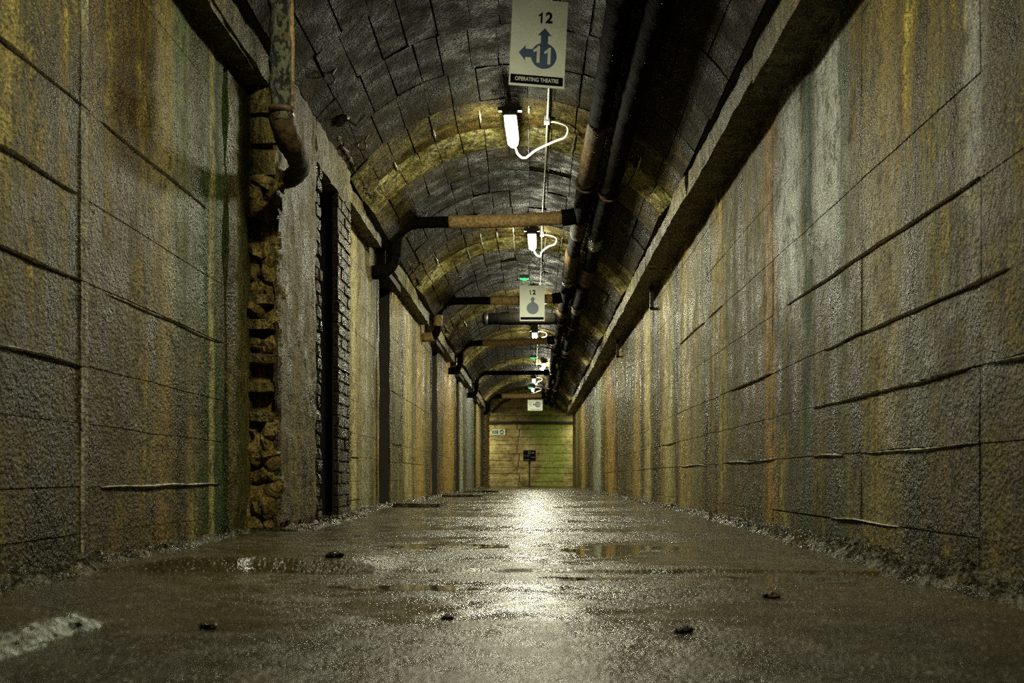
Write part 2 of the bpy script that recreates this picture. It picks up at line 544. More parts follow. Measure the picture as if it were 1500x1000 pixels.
near = [r for r in rings if r[0] >= 4.4][:20]
far = [r for r in rings if r[0] >= 4.4][20:]
for ri, (y0, y1, rib) in enumerate(near):
    off = [0] + [random.uniform(-.012, .012) for _ in range(NC - 1)] + [0]
    for c in range(NC):
        b = MB()
        block(b, y0, min(y1, Y_END), -TH + 2 * TH * c / NC + off[c], -TH + 2 * TH * (c + 1) / NC + off[c + 1], random.uniform(-.006, .008))
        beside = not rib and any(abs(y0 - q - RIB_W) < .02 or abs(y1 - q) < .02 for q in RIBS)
        b.build('vault_block', M['vault_rib'] if rib else M['vault_lit' if beside else 'vault'], ceiling)
for key in ('vault_rib', 'vault_lit', 'vault'):
    b = MB()
    for (y0, y1, rib) in far:
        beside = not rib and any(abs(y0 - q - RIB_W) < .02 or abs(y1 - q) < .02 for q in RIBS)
        if key != ('vault_rib' if rib else 'vault_lit' if beside else 'vault'): continue
        for c in range(NC):
            block(b, y0, min(y1, Y_END), -TH + 2 * TH * c / NC, -TH + 2 * TH * (c + 1) / NC, random.uniform(-.006, .008))
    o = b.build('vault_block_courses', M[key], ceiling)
    o['kind'] = 'stuff'

# lime that has bled out of the joints beside the lit ribs
for i in range(26):
    yb = RIBS[random.choice((3, 3, 3, 4, 4, 5))] + random.uniform(-.55, .1)
    th = -TH + 2 * TH * random.randint(2, NC - 2) / NC
    ln = random.uniform(.18, .5)
    pts = [vp(th + .004 * noise.noise(Vector((i, j_ * .8, 0))), yb + ln * j_ / 10, -.004) for j_ in range(11)]
    q = MB(); q.tube(pts, lambda t: .003 + .006 * math.sin(math.pi * min(.98, max(.02, t))), 5, True, .4, 30, i)
    q.build('joint_crust', M['calcite'], ceiling)

# ------------------------------------------------------------------ floor


def sstep(a, b, x):
    t = max(0.0, min(1.0, (x - a) / (b - a)))
    return t * t * (3 - 2 * t)


def floor_h(x, y):
    h = .010 * noise.noise(Vector((x * 1.3, y * .9, 1.0))) + .004 * noise.noise(Vector((x * 5, y * 5, 3.0)))
    h += .0022 * noise.noise(Vector((x * 23, y * 23, 5.0)))
    jy = 3.17 + .03 * noise.noise(Vector((x * 2.2, 0, 9)))
    a = .036 * sstep(-.42, -.60, x) * sstep(-1.35, -1.1, x) + .008 + .004 * noise.noise(Vector((x * 3, 0, 2)))
    if y > jy:
        h += a * (1 - sstep(jy, jy + .9, y))
    if abs(y - jy) < .012:
        h -= .01
    # broken slab, near left
    ex = -.885 + .02 * noise.noise(Vector((0, y * 9, 4)))
    if y < 2.03 + .03 * noise.noise(Vector((x * 8, 0, 4))):
        h += .03 * sstep(ex + .012, ex - .012, x) * sstep(2.05, 1.98, y)
    # low shelves across the far floor
    for yy, d in ((5.15, .006), (7.2, .008), (9.3, .007), (12.5, .008), (17.0, .008)):
        q = yy + .1 * noise.noise(Vector((x * 1.5, yy, 0)))
        h += d * (sstep(q, q + .03, y) - sstep(q, q + 1.6, y))
    return h


xs = [-1.66 + 3.16 * i / 150 for i in range(151)]
fy = []
y = .55
while y < Y_END + .2:
    fy.append(y)
    y += .02 if y < 3.6 else (.03 if y < 6 else (.07 if y < 14 else .2))
fy.append(Y_END + .2)
mb = MB()
for y in fy:
    for x in xs:
        mb.v.append((x, y, floor_h(x, y)))
n = len(xs)
for i in range(len(fy) - 1):
    for j in range(n - 1):
        mb.f.append((i * n + j, i * n + j + 1, (i + 1) * n + j + 1, (i + 1) * n + j))
# the plain floor behind the camera and inside the side passages
mb.box((-5, Y_BACK, -.3), (5, .56, 0.0)); mb.box((-5, .5, -.3), (5, Y_END + .3, -.035))
floor = mb.build('floor', M['floor'], None, True)
tag(floor, 'wet dark concrete tunnel floor with worn joints', 'floor', kind='structure')

# ------------------------------------------------------------------ walls
WTOP = 2.78


def panel(mb, side, X, y0, y1, z0, z1, proud, seed):
    """one cast lift of the lining; edges wander, face slightly out of true"""
    g = random.choice((.0008, .0012, .002, .0035))
    ny = max(2, min(7, int((y1 - y0) / .3)))
    inn = 1 if side == 'L' else -1
    sx = -1 if side == 'L' else 1
    tz = random.uniform(-.0015, .0015)
    vs = []
    for layer in (0, 1):
        for r, z in enumerate((z0 + g, z1 - g)):
            for i in range(ny + 1):
                y = y0 + g + (y1 - y0 - 2 * g) * i / ny
                zz = z + .010 * noise.noise(Vector((y * 2.6, seed if r == 0 else seed + 1, z * 3))) if 0 < z0 and z1 < WTOP - .05 or r == (0 if z1 >= WTOP - .05 else 1) else z
                zz += .006 * noise.noise(Vector((y * 9, 3.1, round(z, 2) * 7)))
                d = proud + (tz if r else -tz) + .005 * noise.noise(Vector((y * 1.7, zz * 2, side == 'L')))
                x = sx * X + inn * (d if layer == 0 else -.03)
                vs.append((x, y, zz))
    m = ny + 1
    fs = []
    for i in range(ny):
        fs += [(i, i + 1, m + i + 1, m + i), (i, 2 * m + i, 2 * m + i + 1, i + 1), (m + i, m + i + 1, 3 * m + i + 1, 3 * m + i)]
    fs += [(0, m, 3 * m, 2 * m), (ny, 2 * m + ny, 3 * m + ny, m + ny)]
    mb.add(vs, fs)


RZ = [0, .11, .41, .66, .93, 1.27, 1.6, 1.97, 2.33, WTOP]
RY = [-5, -2.5, -.5, 1.4, 3.2, 4.35, 5.95, 7.5, 8.2, 9.9, 11.8, 13.7, 15.6, 17.6, 19.8, 22, 24.5, 27, 29.5, 32, 35.1]
XR = 1.44
mb = MB()
mb.box((XR + .009, Y_BACK, -.1), (XR + .5, 35.1, WTOP))
mb.box((3.4, 35.1, -.1), (3.6, Y_END + .2, WTOP)); mb.box((XR, 34.9, 2.72), (3.6, Y_END, 2.9))
wall_right = mb.build('wall_right', M['joint'])
tag(wall_right, 'long damp concrete tunnel wall with painted white sheen patches and an ochre streak', 'wall', kind='structure')
for i in range(len(RY) - 1):
    for j in range(len(RZ) - 1):
        b = MB()
        panel(b, 'R', XR, RY[i], RY[i + 1], RZ[j], RZ[j + 1], random.uniform(-.0015, .003), i * 3.7 + j)
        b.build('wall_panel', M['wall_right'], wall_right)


def ridge(side, X, y0, y1, z, parent, hgt=.009, seed=0.0):
    """a fin of lime crust along a joint"""
    inn = 1 if side == 'L' else -1
    sx = -1 if side == 'L' else 1
    mb = MB()
    n = max(6, int((y1 - y0) / .035))
    vs, fs = [], []
    for i in range(n + 1):
        y = y0 + (y1 - y0) * i / n
        zz = z + .010 * noise.noise(Vector((y * 2.6, seed, z * 3)))
        t = max(0.0, math.sin(math.pi * i / n)) ** .4
        h = hgt * (.5 + 1.1 * abs(noise.noise(Vector((y * 14, seed, 1))))) * t
        w = .006 * (.6 + 1.2 * abs(noise.noise(Vector((y * 17, seed, 5))))) * t
        x = sx * X
        vs += [(x, y, zz - w), (x + inn * (.006 + h), y, zz + .3 * w), (x, y, zz + w)]
    for i in range(n):
        a = i * 3
        fs += [(a, a + 1, a + 4, a + 3), (a + 1, a + 2, a + 5, a + 4)]
    mb.add(vs, fs)
    return mb.build('joint_crust', M['calcite'], parent)


for (y0, y1, z) in [(3.2, 4.3, .41), (2.7, 3.15, .66), (3.3, 5.1, .66), (3.25, 4.9, .93), (3.2, 5.6, 1.27), (3.9, 4.8, .11), (3.0, 3.35, .93), (6.0, 7.2, .93), (8.2, 9.6, .41),
                    (8.3, 9.7, 1.6), (9.9, 11, .66), (5.9, 6.6, .41), (4.6, 5.1, .41), (7.5, 8.1, 1.6), (6.5, 7.4, .41)]:
    ridge('R', XR, y0, y1, z, wall_right, seed=z)

# left side: recessed bays at XB, piers at XPI
XB, XPI = 1.6, 1.42
LZ = [0, .1, .27, .49, .7, 1.0, 1.3, 1.62, 1.92, 2.25, WTOP]
OPEN = [(6.7, 7.35), (10.4, 11.2), (15.9, 16.8), (21.0, 21.8), (27.6, 28.3)]
BAYS = [(-5, 5.6, [-5, -2.5, -.6, 1.3, 3.555, 5.18, 5.6]), (7.85, 10.4, [7.85, 9.3, 10.4]), (11.2, 15.9, [11.2, 12.3, 14.6, 15.9]), (16.8, 21, [16.8, 18.5, 21]),
        (21.8, 27.6, [21.8, 23.4, 25.5, 27.6]), (28.3, 31.5, [28.3, 29.9, 31.5])]
mb = MB()
SOL = [(-5, 5.6, XB)] + [(a, b, XB) for a, b, _ in BAYS[1:]]
for a, b, X in SOL:
    mb.box((-X - .6, a, -.1), (-X - .009, b, WTOP))
mb.box((-2.2, 5.6, -.1), (-1.62, 6.7, WTOP))
mb.box((-1.49, 7.42, -.1), (-XPI - .02, 7.85, WTOP))
mb.box((-2.2, 31.5, -.1), (-1.53, 35.1, WTOP))
for a, b in OPEN:                                  # dark side passages with a closed far end
    mb.box((-4.2, a - .3, -.1), (-4.0, b + .3, WTOP)); mb.box((-4.2, a - .2, -.1), (-2.15, a, WTOP)); mb.box((-4.2, b, -.1), (-2.15, b + .2, WTOP))
    mb.box((-4.2, a - .2, 2.42), (-1.5, b + .2, 2.8))
mb.box((-3.6, 35.1, -.1), (-3.4, Y_END + .2, WTOP)); mb.box((-3.6, 34.9, 2.72), (-XB, Y_END, 2.9))
wall_left = mb.build('wall_left', M['joint'])
tag(wall_left, 'damp concrete tunnel wall broken by dark doorways and a crumbling brick pier', 'wall', kind='structure')
for a, b, cuts in BAYS:
    for i in range(len(cuts) - 1):
        for j in range(len(LZ) - 1):
            if cuts[i] == 5.18: continue
            q = MB()
            panel(q, 'L', XB, cuts[i], cuts[i + 1], LZ[j], LZ[j + 1], random.uniform(-.0015, .003), i * 5.3 + j + a)
            q.build('wall_panel', M['wall_left'], wall_left)
for (y0, y1, z) in [(2.0, 3.6, .7), (2.3, 3.5, 1.3), (2.0, 3.6, 1.62), (3.7, 5.1, .27), (3.7, 4.9, 1.62), (3.75, 5.1, .99), (2.2, 3.6, 1.0), (11.4, 12.2, .7), (8, 9.2, .49), (11.3, 12.2, 1.3)]:
    ridge('L', XB, y0, y1, z, wall_left, seed=z)
# door reveals of the bays
for a, b in OPEN[1:]:
    for yy0, yy1 in ((a - .14, a), (b, b + .16)):
        q = MB(); rough_box(q, (-XB - .5, yy0, -.02), (-XB + .015, yy1, 2.45), .2, .01, 4, yy0)
        q.build('door_reveal', M['wall_left'], wall_left)
q = MB(); rough_box(q, (-XB - .05, 3.525, 0), (-XB + .007, 3.585, 2.6), .1, .003, 8, 2.0, .002)
q.build('joint_strip', M['beam'], wall_left)
q = MB(); rough_box(q, (-XB - .05, 5.18, 0), (-XB + .03, 5.6, 2.45), .12, .007, 3, 5.0, .02)
q.build('corner_post', M['wall_left'], wall_left)

# brick pier with its broken toothed edge facing the camera
pier = empty('brick_pier', (0, 0, 0)); pier.parent = wall_left
q = MB(); rough_box(q, (-1.75, 5.67, -.02), (-XPI - .035, 6.7, 2.74), .1, .02, 7, 3.0)
q.build('core', M['mortar'], pier)
q = MB(); rough_box(q, (-XPI - .04, 5.60, 0), (-XPI, 6.6, 2.74), .05, .012, 9, 1.0, .014)
q.build('plaster', M['pier_plaster'], pier)


def brick_mesh(L, D, H, amp, seed, seg=3):
    q = MB()
    rough_box(q, (-L / 2, -D / 2, -H / 2), (L / 2, D / 2, H / 2), max(L, D, H) / seg, amp, 18, seed, .008)
    return q.mesh('brick')


def lump_mesh(sx, sy, sz, seed, amp=.35, sub=2):
    bm = bmesh.new()
    bmesh.ops.create_icosphere(bm, subdivisions=sub, radius=1)
    for v in bm.verts:
        n_ = noise.noise(v.co * 1.6 + Vector((seed, 0, 0))) * amp + noise.noise(v.co * 3.7 + Vector((0, seed, 0))) * amp * .6
        v.co *= 1 + n_
        v.co = Vector((v.co.x * sx, v.co.y * sy, v.co.z * sz))
    me = bpy.data.meshes.new('stone'); bm.to_mesh(me); bm.free()
    return me


solid = [.56, .645, .81, .97, 1.30, .10, .19]
course = .083
bricks_me = [brick_mesh(.15, .19, .066, .008, s) for s in range(4)]
for m_ in bricks_me: m_.materials.append(M['brick_ochre'])
for i, z in enumerate((.645, .81, .97, 1.30, 1.16)):
    o = link('brick', bricks_me[i % 4], None, pier)
    o.location = (-1.515 + random.uniform(-.01, .01), 5.665, z); o.rotation_euler = (random.uniform(-.03, .03), random.uniform(-.05, .05), random.uniform(-.08, .08))
# dressed blocks near the top
for i, z in enumerate((2.42, 2.25, 2.07)):
    o = link('brick', brick_mesh(.17, .19, .15, .014, 20 + i, 4), M['brick_ochre'], pier)
    o.location = (-1.515, 5.675, z)
rz = [.04, .11, .18, .25, .31, .37, .43, .50, .56, 1.06, 1.22, 1.38, 1.45, 1.52, 1.58, 1.65, 1.72, 1.78, 1.84, 1.90, 1.96]
for i, z in enumerate(rz):
    for c in range(2):
        o = link('stone', lump_mesh(random.uniform(.05, .068), random.uniform(.07, .1), random.uniform(.034, .055), i * 2.3 + c), M['mortar'], pier)
        o.location = (-1.565 + c * .085 + random.uniform(-.012, .012), 5.645 + random.uniform(-.02, .03), z + random.uniform(-.02, .02))
        o.rotation_euler = (random.random() * 3, random.random() * 3, random.random() * 3)
q = MB()                                            # thin mortar fillet where post and pier meet
rough_box(q, (-1.625, 5.6, 0), (-1.588, 5.68, 2.4), .03, .016, 16, 8.0, .006)
q.build('mortar_fillet', M['mortar'], pier)


def brick_course(parent, mat, X, y0, y1, z0, z1, blen=.2, bh=.072, proud=.0, jit=.012, thick=.1):
    z, r = z0, 0
    mes = [brick_mesh(thick, blen - .008, bh - .007, .006, 40 + s) for s in range(5)]
    for m_ in mes: m_.materials.append(mat)
    while z + bh <= z1:
        y = y0 - (blen / 2 if r % 2 else 0)
        while y < y1 - .02:
            a, b = max(y, y0), min(y + blen, y1)
            if b - a > .05:
                o = link('brick', mes[random.randrange(5)], None, parent)
                o.location = (-X + proud + random.uniform(-jit, jit) - thick / 2, (a + b) / 2, z + bh / 2)
                o.scale = (1, (b - a) / blen, 1)
            y += blen
        z += bh; r += 1


brick_course(pier, M['brick_dark'], XPI, 6.58, 6.72, 0, 2.42, .14, .085, .004)
pier2 = empty('brick_pier', (0, 0, 0)); pier2.parent = wall_left
q = MB(); q.box((-1.66, 7.80, 0), (-1.46, 7.845, 2.5)); q.build('shade_slab', M['doorway_shade'], pier2)  # black slab added behind the pier as painted doorway shade
q = MB(); q.box((-1.475, 7.37, 0), (-XPI - .014, 7.83, 2.74)); q.build('core', M['joint'], pier2)
brick_course(pier2, M['brick_dark'], XPI, 7.35, 7.85, 0, 2.5, .25, .085, .0, .005, .05)
q = MB(); rough_box(q, (-1.75, 6.6, 2.40), (-XPI, 7.86, 2.76), .08, .014, 7, 17.0, .012)
q.build('lintel', M['beam'], wall_left)
pier3 = empty('brick_pier', (0, 0, 0)); pier3.parent = wall_left
q = MB()                                            # far away: the courses are joined
z = 0
r = 0
while z < 2.5:
    y = 31.5 + (.15 if r % 2 else 0)
    while y < 35.0:
        q.box((-1.56, y + .012, z + .008), (-1.49 + random.uniform(-.012, .012), min(y + .29, 35.1), z + .092)); y += .3
    z += .1; r += 1
o = q.build('brick_courses', M['pier_plaster'], pier3); o['kind'] = 'stuff'

# end wall
end = MB(); end.box((-3.6, Y_END, -.1), (3.6, Y_END + .4, 3.8))
wall_end = end.build('wall_end', M['joint'])
tag(wall_end, 'ochre end wall with green algae closing the tunnel', 'wall', kind='structure')
EZ = [0, .17, .47, .68, .93, 1.2, 1.52, 1.8, 2.08, 2.32, 2.58, 2.86, 3.2, 3.7]
for j in range(len(EZ) - 1):
    cuts = [-3.5, -.5 + .05 * math.sin(j * 2.1), 3.5] if EZ[j] < 2.1 else [-3.5, 3.5]
    for i in range(len(cuts) - 1):
        q = MB()
        rough_box(q, (cuts[i] + .010, Y_END - .05 - random.uniform(0, .012), EZ[j] + .003), (cuts[i + 1] - .010, Y_END + .02, EZ[j + 1] - .003), .12, .009, 5, j * 1.7 + i, .006)
        q.build('wall_panel', M['end_wall'], wall_end)
q = MB(); rough_box(q, (-3.5, Y_END - .17, 2.28), (3.5, Y_END - .04, 2.38), .15, .008, 5, 2.2)
q.build('lintel_rail', M['joint'], wall_end)
rear = MB(); rough_box(rear, (-2.2, Y_BACK - .3, -.1), (2.1, Y_BACK + .02, 3.8), .4, .02)
tag(rear.build('wall_rear', M['wall_left']), 'dark concrete wall behind the viewpoint', 'wall', kind='structure')

# ------------------------------------------------------------------ beams under the vault's springing
nb = 0


def beam(side, y0, y1, zb, zt, xin, seed, label):
    global nb
    nb += 1
    q = MB()
    xo = XB + .05 if side == 'L' else XR + .05
    if side == 'L':
        rough_box(q, (-xo, y0, zb), (-xin, y1, zt), .13, .012, 5, seed, .012)
    else:
        rough_box(q, (xin, y0, zb), (xo, y1, zt), .13, .012, 5, seed, .012)
    o = q.build('trim_%d' % nb, M['beam'])
    tag(o, label, 'beam', kind='structure')
    return o


LB = EYE + 2.19
LT = EYE + 2.44
names_l = ['mossy beam over the left wall nearest the camera', 'left beam starting past the dark brick doorway', 'left beam between the first and second cross pipes', 'left beam beyond the second cross pipe',
           'left beam beyond the tan third cross pipe', 'left beam beyond the thin black cross pipe', 'last left beam before the end wall']
segs_l = [(-5, 5.62), (7.86, 9.72), (10.25, 14.3), (14.95, 18.9), (19.5, 24.5), (25.1, 31.3), (31.9, 35.3)]
for i, (a, b) in enumerate(segs_l):
    o = beam('L', a, b, LB + (.05 if i == 1 else 0), LT, 1.46 - (.0 if i else .0), i * 3.3, names_l[i])
    if i == 0:
        q = MB(); rough_box(q, (-1.62, -5, LB - .028), (-1.465, 5.32, LB + .03), .12, .016, 6, 77, .016)
        q.build('soffit_layer', M['beam'], o)
segs_r = [-5, 5.5, 7.8, 10.5, 14.5, 18.6, 22.8, 27, 31.5, 35.3]
names_r = ['right beam nearest the camera with dark soffit', 'short right beam length with white streaked face', 'right beam length above the dark vertical wall cracks', 'right beam length above the green black wall streak',
           'right beam length beside the hanging sign reading 12', 'right beam length above the pale whitish wall column', 'right beam length in the far third of the tunnel', 'second last right beam length', 'last right beam length before the end wall']
for i in range(len(segs_r) - 1):
    beam('R', segs_r[i] + .012, segs_r[i + 1] - .012, EYE + 2.2 + (.0 if i else -.03) + random.uniform(-.012, .012), LT, 1.2 + random.uniform(-.012, .012), 50 + i * 2.9, names_r[i])
# small steel drop brackets under the right beam
for i, (yy, lab) in enumerate(((11.4, 'nearer black steel bracket hanging under the right beam'), (15.9, 'farther black steel bracket hanging under the right beam'))):
    q = MB(); q.box((XR - .09, yy - .02, EYE + 1.93), (XR - .05, yy + .02, EYE + 2.2)); q.box((XR - .1, yy - .04, EYE + 2.16), (XR - .04, yy + .04, EYE + 2.2)); q.box((XR - .09, yy - .02, EYE + 1.92), (XR + .02, yy + .02, EYE + 1.95))
    tag(q.build('steel_bracket', M['steel']), lab, 'bracket', 'steel brackets under the right beam')

# ------------------------------------------------------------------ rubble crust along the foot of each wall


def crust(side, label):
    q = MB()
    yy = .6
    rows = []
    while yy < 35:
        if side == 'R':
            toe = 1.10 + .22 * sstep(3.0, 9.0, yy) if yy > 3 else 1.16 - .02 * yy
            X, s = XR, 1
        else:
            toe = 1.33 + .17 * sstep(2.4, 4.6, yy)
            X, s = XB, -1
            if 5.57 < yy < 6.75 or 7.33 < yy < 7.87: X = XPI - .015
            if yy > 31.4: X = 1.47
            if 5.55 < yy < 7.9: toe = 1.27
            elif yy >= 7.9: toe = 1.42
        toe += .05 * noise.noise(Vector((yy * 2.4, 0, 7))) + .025 * noise.noise(Vector((yy * 9, 2, 7)))
        n_ = 26
        row = []
        for i in range(n_ + 1):
            t = i / n_
            x = toe + (X + .004 - toe) * t
            h = .034 * sstep(0, .18, t) * (1 - .45 * sstep(.25, .7, t)) + .014 * sstep(.8, 1, t)
            pos = Vector((x * 20, yy * 20, s * 3.0))
            h *= .75 + .9 * noise.noise(pos * .45)
            h += (.013 * noise.noise(pos) + .014 * abs(noise.noise(pos * 1.9)) - .004 + .008 * noise.noise(pos * 4.1)) * sstep(0, .1, t)
            row.append((s * x, yy, h - .004 + (floor_h(s * x, yy) if t < .9 else 0)))
        rows.append(row)
        yy += .013 if yy < 6 else (.04 if yy < 12 else .1)
    m_ = len(rows[0])
    vs = [p for r in rows for p in r]
    fs = [(i * m_ + j, i * m_ + j + 1, (i + 1) * m_ + j + 1, (i + 1) * m_ + j) for i in range(len(rows) - 1) for j in range(m_ - 1)]
    q.add(vs, fs)
    o = q.build('rubble', M['rubble'])
    tag(o, label, 'rubble', kind='stuff')


crust('R', 'crumbled rubble ridge along the foot of the right wall')
crust('L', 'crumbled rubble ridge along the foot of the left wall')

q = MB()                                            # limed broken edge of the near left slab
vs = []
for i in range(60):
    yy = 1.3 + .74 * i / 59
    ex = -.885 + .02 * noise.noise(Vector((0, yy * 9, 4)))
    t = min(1, (59 - i) / 8)
    for j_, (dx, dz) in enumerate(((-.04, .026), (-.015, .031), (.004, .022), (.016, .010), (.028, -.004))):
        nz = noise.noise(Vector((yy * 30, j_ * .9, 2)))
        vs.append((ex + dx + .012 * nz, yy, (dz + .010 * noise.noise(Vector((yy * 34, j_ * 1.3, 8)))) * (.3 + .7 * t) + .004 * noise.noise(Vector((ex * 1.3, yy * .9, 1.0)))))
q.add(vs, [(i * 5 + j_, i * 5 + j_ + 1, i * 5 + j_ + 6, i * 5 + j_ + 5) for i in range(59) for j_ in range(4)])
q.build('slab_edge_crust', M['slab_crust'], floor)

# stone steps in front of the left doorways
for (y0, y1, x1, lab) in ((10.15, 11.15, -.93, 'flat concrete step at the doorway past the first left beam'), (15.7, 16.7, -.80, 'flat concrete step at the second last near doorway on the left'), (20.8, 21.7, -.72, 'flat concrete step before the pale bluish far left wall')):
    q = MB(); rough_box(q, (-1.42, y0, -.02), (x1, y1, .045), .1, .008, 7, y0, .01)
    tag(q.build('concrete_step', M['rubble']), lab, 'step', 'concrete steps at the left doorways')

# loose stones
for (px, py, s, lab) in ((305, 921, .018, 'small dark stone alone on the near left floor'), (490, 836, .03, 'dark stone at the end of the raised floor joint'), (1130, 874, .022, 'dark stone on the near right floor'), (1002, 925, .02, 'dark stone on the near floor right of centre'), (655, 905, .014, 'small dark stone on the near floor left of centre')):
    d = EYE * F_PX / (py - VPY)
    p = P(px, py, d)
    o = link('stone', lump_mesh(s, s * .8, s * .5, px, .3), M['rubble'])
    o.location = (p.x, p.y, floor_h(p.x, p.y) + s * .25)
    tag(o, lab, 'stone', 'loose stones on the floor')

# puddles
for (x, y, rx, ry, lab) in ((.42, 4.15, .42, .42, 'shallow puddle mirroring the right wall beyond the floor joint'), (.62, 2.95, .40, .13, 'narrow puddle just before the floor joint on the right'), (-.25, 2.72, .38, .07, 'thin puddle left of centre before the floor joint'), (-.35, 4.3, .30, .16, 'thin puddle left of centre beyond the floor joint'),
                            (.1, 2.95, .22, .06, 'small puddle in the floor joint under the light streak')):
    q = MB()
    n_ = 40
    hs = sorted(floor_h(x + rx * i / 8, y + ry * j_ / 8) for i in range(-7, 8) for j_ in range(-7, 8) if i * i + j_ * j_ < 50)
    zt = hs[int(len(hs) * .6)]
    lev = [.25, .5, .7, .85, .93, 1.0]
    vs = [(x, y, min(zt, floor_h(x, y) + .004))]
    for li, l_ in enumerate(lev):
        for i in range(n_):
            a = 2 * math.pi * i / n_
            r_ = (1 + .4 * noise.noise(Vector((math.cos(a) * 1.5 + x * 7, math.sin(a) * 1.5, y)))) * l_
            X_, Y_ = x + rx * r_ * math.cos(a), y + ry * r_ * math.sin(a)
            vs.append((X_, Y_, zt if li < 3 else min(zt, floor_h(X_, Y_) + (.0015, .0, -.004)[li - 3])))
    fs = [(0, 1 + i, 1 + (i + 1) % n_) for i in range(n_)]
    for li in range(len(lev) - 1):
        fs += [(1 + li * n_ + i, 1 + (li + 1) * n_ + i, 1 + (li + 1) * n_ + (i + 1) % n_, 1 + li * n_ + (i + 1) % n_) for i in range(n_)]
    q.add(vs, fs)
    tag(q.build('puddle', M['water']), lab, 'puddle', 'puddles on the tunnel floor')

# ------------------------------------------------------------------ the two main pipes


def sub_path(path, a, b):
    return [p for p in path if a <= p.y <= b]


def main_pipe(name, x, dz, label, r, seed, bands):
    root_p = []
    yy = -4.6
    while yy < 36.3:
        xx = x + .025 * noise.noise(Vector((yy * .35, seed, 0)))
        root_p.append(Vector((xx, yy, EYE + dz + .03 * noise.noise(Vector((yy * .3, seed, 4))))))
        yy += .06 if 4 < yy < 16 else .14
    q = MB(); q.tube(root_p, r, 12, True, .10, 9.0, seed)
    o = q.build('heating_pipe', M['black_wrap'], None, True)
    tag(o, label, 'pipe', 'lagged pipes along the vault')
    for (a, b, mt, dr) in bands:
        pp = sub_path(root_p, a, b)
        if len(pp) < 3: continue
        q = MB(); q.tube(pp, lambda t, e=r + dr: e * (.965 + .05 * max(0.0, math.sin(math.pi * t)) ** .3), 12, True, .1, 11.0, seed + a)
        q.build('lagging', M[mt], o, True)
    yy = 5.2                                        # pipe hangers to the vault
    while yy < 36:
        pr = min(root_p, key=lambda p: abs(p.y - yy))
        q = MB()
        cir = [(pr + Vector((math.cos(t) * (r + .012), 0, math.sin(t) * (r + .012)))) for t in [i * math.pi / 8 for i in range(17)]]
        q.tube(cir, .009, 5)
        q.tube([pr + Vector((0, 0, r)), Vector((pr.x, pr.y, vault_z(pr.x, pr.y) + .02))], .008, 5)
        q.build('hanger', M['rust'], o)
        yy += 4.05
    return o, root_p


main_pipe('a', .505, 2.735, 'left one of the two black lagged pipes along the vault', .08, 1.0, [(7.6, 9.2, 'brown_wrap', .006), (10.4, 11.2, 'brown_wrap', .007), (12.0, 13.6, 'brown_wrap', .012), (13.62, 13.95, 'peel_wrap', .012), (16.1, 16.7, 'brown_wrap', .014)])
main_pipe('b', .715, 2.66, 'right one of the two black lagged pipes along the vault', .082, 5.0, [(10.9, 11.4, 'peel_wrap', .006), (12.6, 13.5, 'brown_wrap', .012), (15.3, 15.8, 'brown_wrap', .012), (20.5, 21.2, 'peel_wrap', .008)])

# cross pipes: from the left main pipe over to the left springing, then down behind the beams
CROSS = [
    (10.0, 2.61, 2.565, .062, 'tan_wrap', (-.85, .36), 'lagged cross pipe nearest the camera with long tan middle', True),
    (14.62, 2.63, 2.60, .06, 'tan_wrap', (-.62, .32), 'lagged cross pipe behind the hanging sign reading 12', True),
    (19.2, 2.65, 2.60, .06, 'tan_wrap', (-1.0, .34), 'tan lagged cross pipe just past the third lamp', True),
    (24.8, 2.63, 2.62, .06, None, None, 'plain black cross pipe between tan ones far along the tunnel', True),
    (31.6, 2.63, 2.60, .075, 'tan_wrap', (-1.0, .5), 'tan lagged cross pipe nearest the end wall', True)]
for ci, (yy, z1, z2, r, wrap, span, lab, _) in enumerate(CROSS):
    e = empty('cross_pipe', (0, yy, 0))
    tag(e, lab, 'pipe', 'cross pipes under the vault')
    sd = ci * 4.4
    ctrl = [(.435, 0, EYE + z1 + .02), (.3, 0, EYE + z1), (-.3, 0, EYE + (z1 + z2) / 2 - .01), (-.95, 0, EYE + z2), (-1.2, 0, EYE + z2 - .02), (-1.345, 0, EYE + z2 - .13), (-1.375, 0, EYE + z2 - .3), (-1.39, 0, EYE + 2.16), (-1.45, 0, EYE + 2.08), (-1.6, 0, EYE + 2.06)]
    path = resample(ctrl, .035)
    q = MB(); q.tube(path, r * .92, 12, True, .1, 12, sd)
    q.build('pipe', M['black_wrap'], e, True)
    q = MB(); q.tube([p for p in path if p.x > .3], r * 1.35, 12, True, .08, 12, sd)
    q.build('coupling', M['black_wrap'], e, True)
    if wrap:
        q = MB(); q.tube([p for p in path if span[0] <= p.x <= span[1]], r * 1.08, 14, True, .09, 14, sd + 2)
        q.build('lagging', M[wrap], e, True)
    q = MB(); q.tube([p for p in path if p.x < -1.36 and EYE + 2.22 < p.z < EYE + 2.4], r * 1.1, 12, True, .05, 14, sd + 5)
    if q.v: q.build('sleeve', M['tan_wrap'] if ci == 1 else M['black_wrap'], e, True)
    q = MB(); q.tube([p for p in path if p.x < -1.42], r * 1.15, 12, True, .08, 14, sd + 7)
    q.build('wall_collar', M['black_wrap'] if ci != 1 else M['tan_wrap'], e, True)

